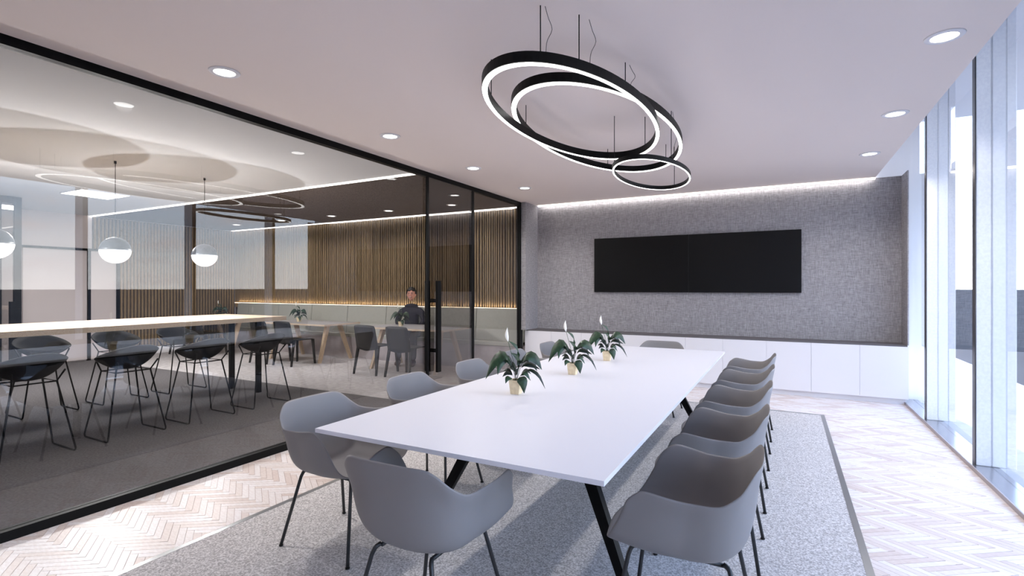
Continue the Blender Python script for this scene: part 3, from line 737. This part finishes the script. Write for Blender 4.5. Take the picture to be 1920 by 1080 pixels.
# ------------------------------------------------------------------ seated man
def skin_mesh(name, verts, edges, radii, root, m, sub=2):
    me = bpy.data.meshes.new(name); me.from_pydata(verts, edges, []); o = bpy.data.objects.new(name, me); COL.objects.link(o)
    sk = o.modifiers.new('skin', 'SKIN'); sk.use_smooth_shade = True
    for i, r in enumerate(radii):
        v = me.skin_vertices[0].data[i]; v.radius = (r, r) if not isinstance(r, tuple) else r; v.use_root = (i == root)
    ss = o.modifiers.new('sub', 'SUBSURF'); ss.levels = sub; ss.render_levels = sub
    dg = bpy.context.evaluated_depsgraph_get(); ev = o.evaluated_get(dg); me2 = bpy.data.meshes.new_from_object(ev)
    bpy.data.objects.remove(o); return me2
def remesh(name, meshes, vox, m, smooth=3):
    bm = bmesh.new()
    for q in meshes: bm.from_mesh(q)
    me = bpy.data.meshes.new(name); bm.to_mesh(me); bm.free()
    o = bpy.data.objects.new(name, me); COL.objects.link(o)
    rm = o.modifiers.new('re', 'REMESH'); rm.mode = 'VOXEL'; rm.voxel_size = vox; rm.use_smooth_shade = True
    if smooth:
        s = o.modifiers.new('sm', 'SMOOTH'); s.factor = .5; s.iterations = smooth
    dg = bpy.context.evaluated_depsgraph_get(); me2 = bpy.data.meshes.new_from_object(o.evaluated_get(dg)); bpy.data.objects.remove(o)
    me2.materials.clear(); me2.materials.append(MATS[m]); me2.name = name
    me2.polygons.foreach_set('use_smooth', [True] * len(me2.polygons)); return me2
def ell(c, r, n=20, rot=None, shape=None):
    bm = bmesh.new(); bmesh.ops.create_uvsphere(bm, u_segments=n, v_segments=n // 2 + 4, radius=1)
    for v in bm.verts:
        p = v.co.copy()
        if shape: p = shape(p)
        p = Vector((p.x * r[0], p.y * r[1], p.z * r[2]))
        if rot: p = rot @ p
        v.co = p + Vector(c)
    me = bpy.data.meshes.new('e'); bm.to_mesh(me); bm.free(); return me
def person():
    # local frame: man faces -y, origin on the floor below the pelvis
    r = empty('person', (-5.97, 7.35, 0), math.radians(27), 'seated smiling man in a dark navy sweater and grey trousers behind the dining table', 'person')
    J = dict(pel=(0, 0, .555), wai=(0, .01, .68), che=(0, .0, .86), shc=(0, .0, .985), nek=(0, -.01, 1.06), hd0=(0, -.015, 1.13),
             shl=(.165, 0, .962), ell=(.245, -.03, .745), wrl=(.135, -.24, .625), shr=(-.165, 0, .962), elr=(-.255, -.03, .745), wrr=(-.135, -.24, .625),
             hpl=(.09, -.02, .545), knl=(.125, -.43, .53), anl=(.13, -.47, .095), hpr=(-.09, -.02, .545), knr=(-.14, -.42, .53), anr=(-.16, -.34, .095))
    def chain(names, E):
        k = list(names); return [J[n] for n in k], [(k.index(a), k.index(b)) for a, b in E], k
    # body: torso, neck, limbs
    V, Ed, K = chain(['pel', 'wai', 'che', 'shc', 'nek', 'hd0', 'shl', 'ell', 'wrl', 'shr', 'elr', 'wrr', 'hpl', 'knl', 'anl', 'hpr', 'knr', 'anr'],
                     [('pel', 'wai'), ('wai', 'che'), ('che', 'shc'), ('shc', 'nek'), ('nek', 'hd0'), ('shc', 'shl'), ('shl', 'ell'), ('ell', 'wrl'), ('shc', 'shr'), ('shr', 'elr'), ('elr', 'wrr'),
                      ('pel', 'hpl'), ('hpl', 'knl'), ('knl', 'anl'), ('pel', 'hpr'), ('hpr', 'knr'), ('knr', 'anr')])
    rad = dict(pel=(.13, .105), wai=(.125, .095), che=(.14, .10), shc=(.10, .075), nek=(.052, .052), hd0=(.052, .055), shl=.06, ell=.043, wrl=.027, shr=.06, elr=.043, wrr=.027, hpl=.085, knl=.06, anl=.036, hpr=.085, knr=.06, anr=.036)
    body = skin_mesh('b', V, Ed, [rad[k] for k in K], 0, 'skin')
    hz = 1.235
    def hs(p):
        q = p.copy()
        if q.z < 0: q.x *= 1 - .22 * (-q.z) ** 1.6; q.y *= 1 - .10 * (-q.z)
        return q
    parts = [body, ell((0, -.015, hz), (.073, .092, .112), 28, None, hs),
             ell((0, -.108, hz - .012), (.014, .02, .024), 12), ell((0, -.093, hz - .078), (.024, .022, .022), 12),
             ell((.076, .0, hz - .006), (.011, .02, .032), 12), ell((-.076, .0, hz - .006), (.011, .02, .032), 12)]
    for sg, wr in ((1, J['wrl']), (-1, J['wrr'])):
        wx, wy, wz = wr; px, py, pz = wx - sg * .005, wy - .055, wz - .012
        parts.append(ell((px, py, pz), (.042, .055, .020), 16))
        for f, (fx, ln) in enumerate(((-.030, .066), (-.010, .076), (.010, .072), (.030, .056))):
            b = Vector((px + fx, py - .045, pz + .004)); m1 = b + Vector((fx * .15, -ln * .45, .004)); m2 = m1 + Vector((0, -ln * .33, -.012)); e = m2 + Vector((0, -ln * .22, -.018))
            parts.append(skin_mesh('f', [b, m1, m2, e], [(0, 1), (1, 2), (2, 3)], [.0105, .0095, .009, .008], 0, 'skin', 1))
        b = Vector((px - sg * .028, py + .01, pz)); parts.append(skin_mesh('f', [b, b + Vector((-sg * .028, -.028, 0)), b + Vector((-sg * .036, -.058, -.006))], [(0, 1), (1, 2)], [.013, .011, .0095], 0, 'skin', 1))
    obj('body', remesh('body', parts, .0055, 'skin', 2), r)
    # clothes follow the body
    V, Ed, K = chain(['pel', 'wai', 'che', 'shc', 'shl', 'ell', 'wrl', 'shr', 'elr', 'wrr'], [('pel', 'wai'), ('wai', 'che'), ('che', 'shc'), ('shc', 'shl'), ('shl', 'ell'), ('ell', 'wrl'), ('shc', 'shr'), ('shr', 'elr'), ('elr', 'wrr')])
    rs = dict(pel=(.145, .12), wai=(.142, .112), che=(.155, .115), shc=(.112, .088), shl=.074, ell=.055, wrl=.038, shr=.074, elr=.055, wrr=.038)
    V2 = [Vector(v) for v in V]; V2[K.index('wrl')] = V2[K.index('ell')].lerp(V2[K.index('wrl')], .95); V2[K.index('wrr')] = V2[K.index('elr')].lerp(V2[K.index('wrr')], .95)
    obj('sweater', remesh('sweater', [skin_mesh('s', V2, Ed, [rs[k] for k in K], 0, 'navy_knit'), ell((0, .0, 1.025), (.125, .075, .045), 20)], .008, 'navy_knit', 3), r)
    V, Ed, K = chain(['pel', 'hpl', 'knl', 'anl', 'hpr', 'knr', 'anr'], [('pel', 'hpl'), ('hpl', 'knl'), ('knl', 'anl'), ('pel', 'hpr'), ('hpr', 'knr'), ('knr', 'anr')])
    rt = dict(pel=(.142, .11), hpl=.097, knl=.073, anl=.055, hpr=.097, knr=.073, anr=.055)
    obj('trousers', remesh('trousers', [skin_mesh('t', V, Ed, [rt[k] for k in K], 0, 'grey_trousers')], .009, 'grey_trousers', 3), r)
    for a in (J['anl'], J['anr']):
        obj('shoe', remesh('shoe', [ell((a[0], a[1] - .055, .045), (.046, .135, .044), 20), ell((a[0], a[1] + .02, .07), (.042, .055, .05), 16)], .008, 'brown_leather', 2), r)
    def hr(p):
        q = p.copy(); return q
    hm = ell((0, .004, hz + .022), (.0795, .094, .103), 32)
    bm = bmesh.new(); bm.from_mesh(hm)
    kill = [f for f in bm.faces if (f.calc_center_median().y < -.035 and f.calc_center_median().z < hz + .058 + .006 * math.sin(f.calc_center_median().x * 90)) or (f.calc_center_median().z < hz - .045) or (abs(f.calc_center_median().x) > .05 and f.calc_center_median().y < .012 and f.calc_center_median().z < hz + .012)]
    bmesh.ops.delete(bm, geom=kill, context='FACES'); bm.to_mesh(hm); bm.free()
    hm.materials.append(MATS['hair']); hm.polygons.foreach_set('use_smooth', [True] * len(hm.polygons)); ho = obj('hair', hm, r)
    so = ho.modifiers.new('solid', 'SOLIDIFY'); so.thickness = .012; so.offset = 1
    for sg in (-1, 1):
        e = ell((sg * .029, -.098, hz + .012), (.0125, .008, .0062), 12); e.materials.append(MATS['eye_dark']); obj('eye', e, r)
        e = MB().tube(bez([(sg * .012, -.107, hz + .030), (sg * .03, -.104, hz + .036), (sg * .048, -.092, hz + .030)], 6), .004, 6).build('eyebrow', 'hair', r, True)
    MB().tube(bez([(-.030, -.090, hz - .040), (-.014, -.102, hz - .052), (.014, -.102, hz - .052), (.030, -.090, hz - .040)], 10), 0, 8, rr=[.003, .005, .006, .007, .0075, .0075, .0075, .007, .006, .005, .003]).build('mouth', 'lip', r, True)
    MB().tube(bez([(-.022, -.0985, hz - .043), (0, -.109, hz - .049), (.022, -.0985, hz - .043)], 8), .004, 6).build('teeth', 'teeth', r, True)
person()
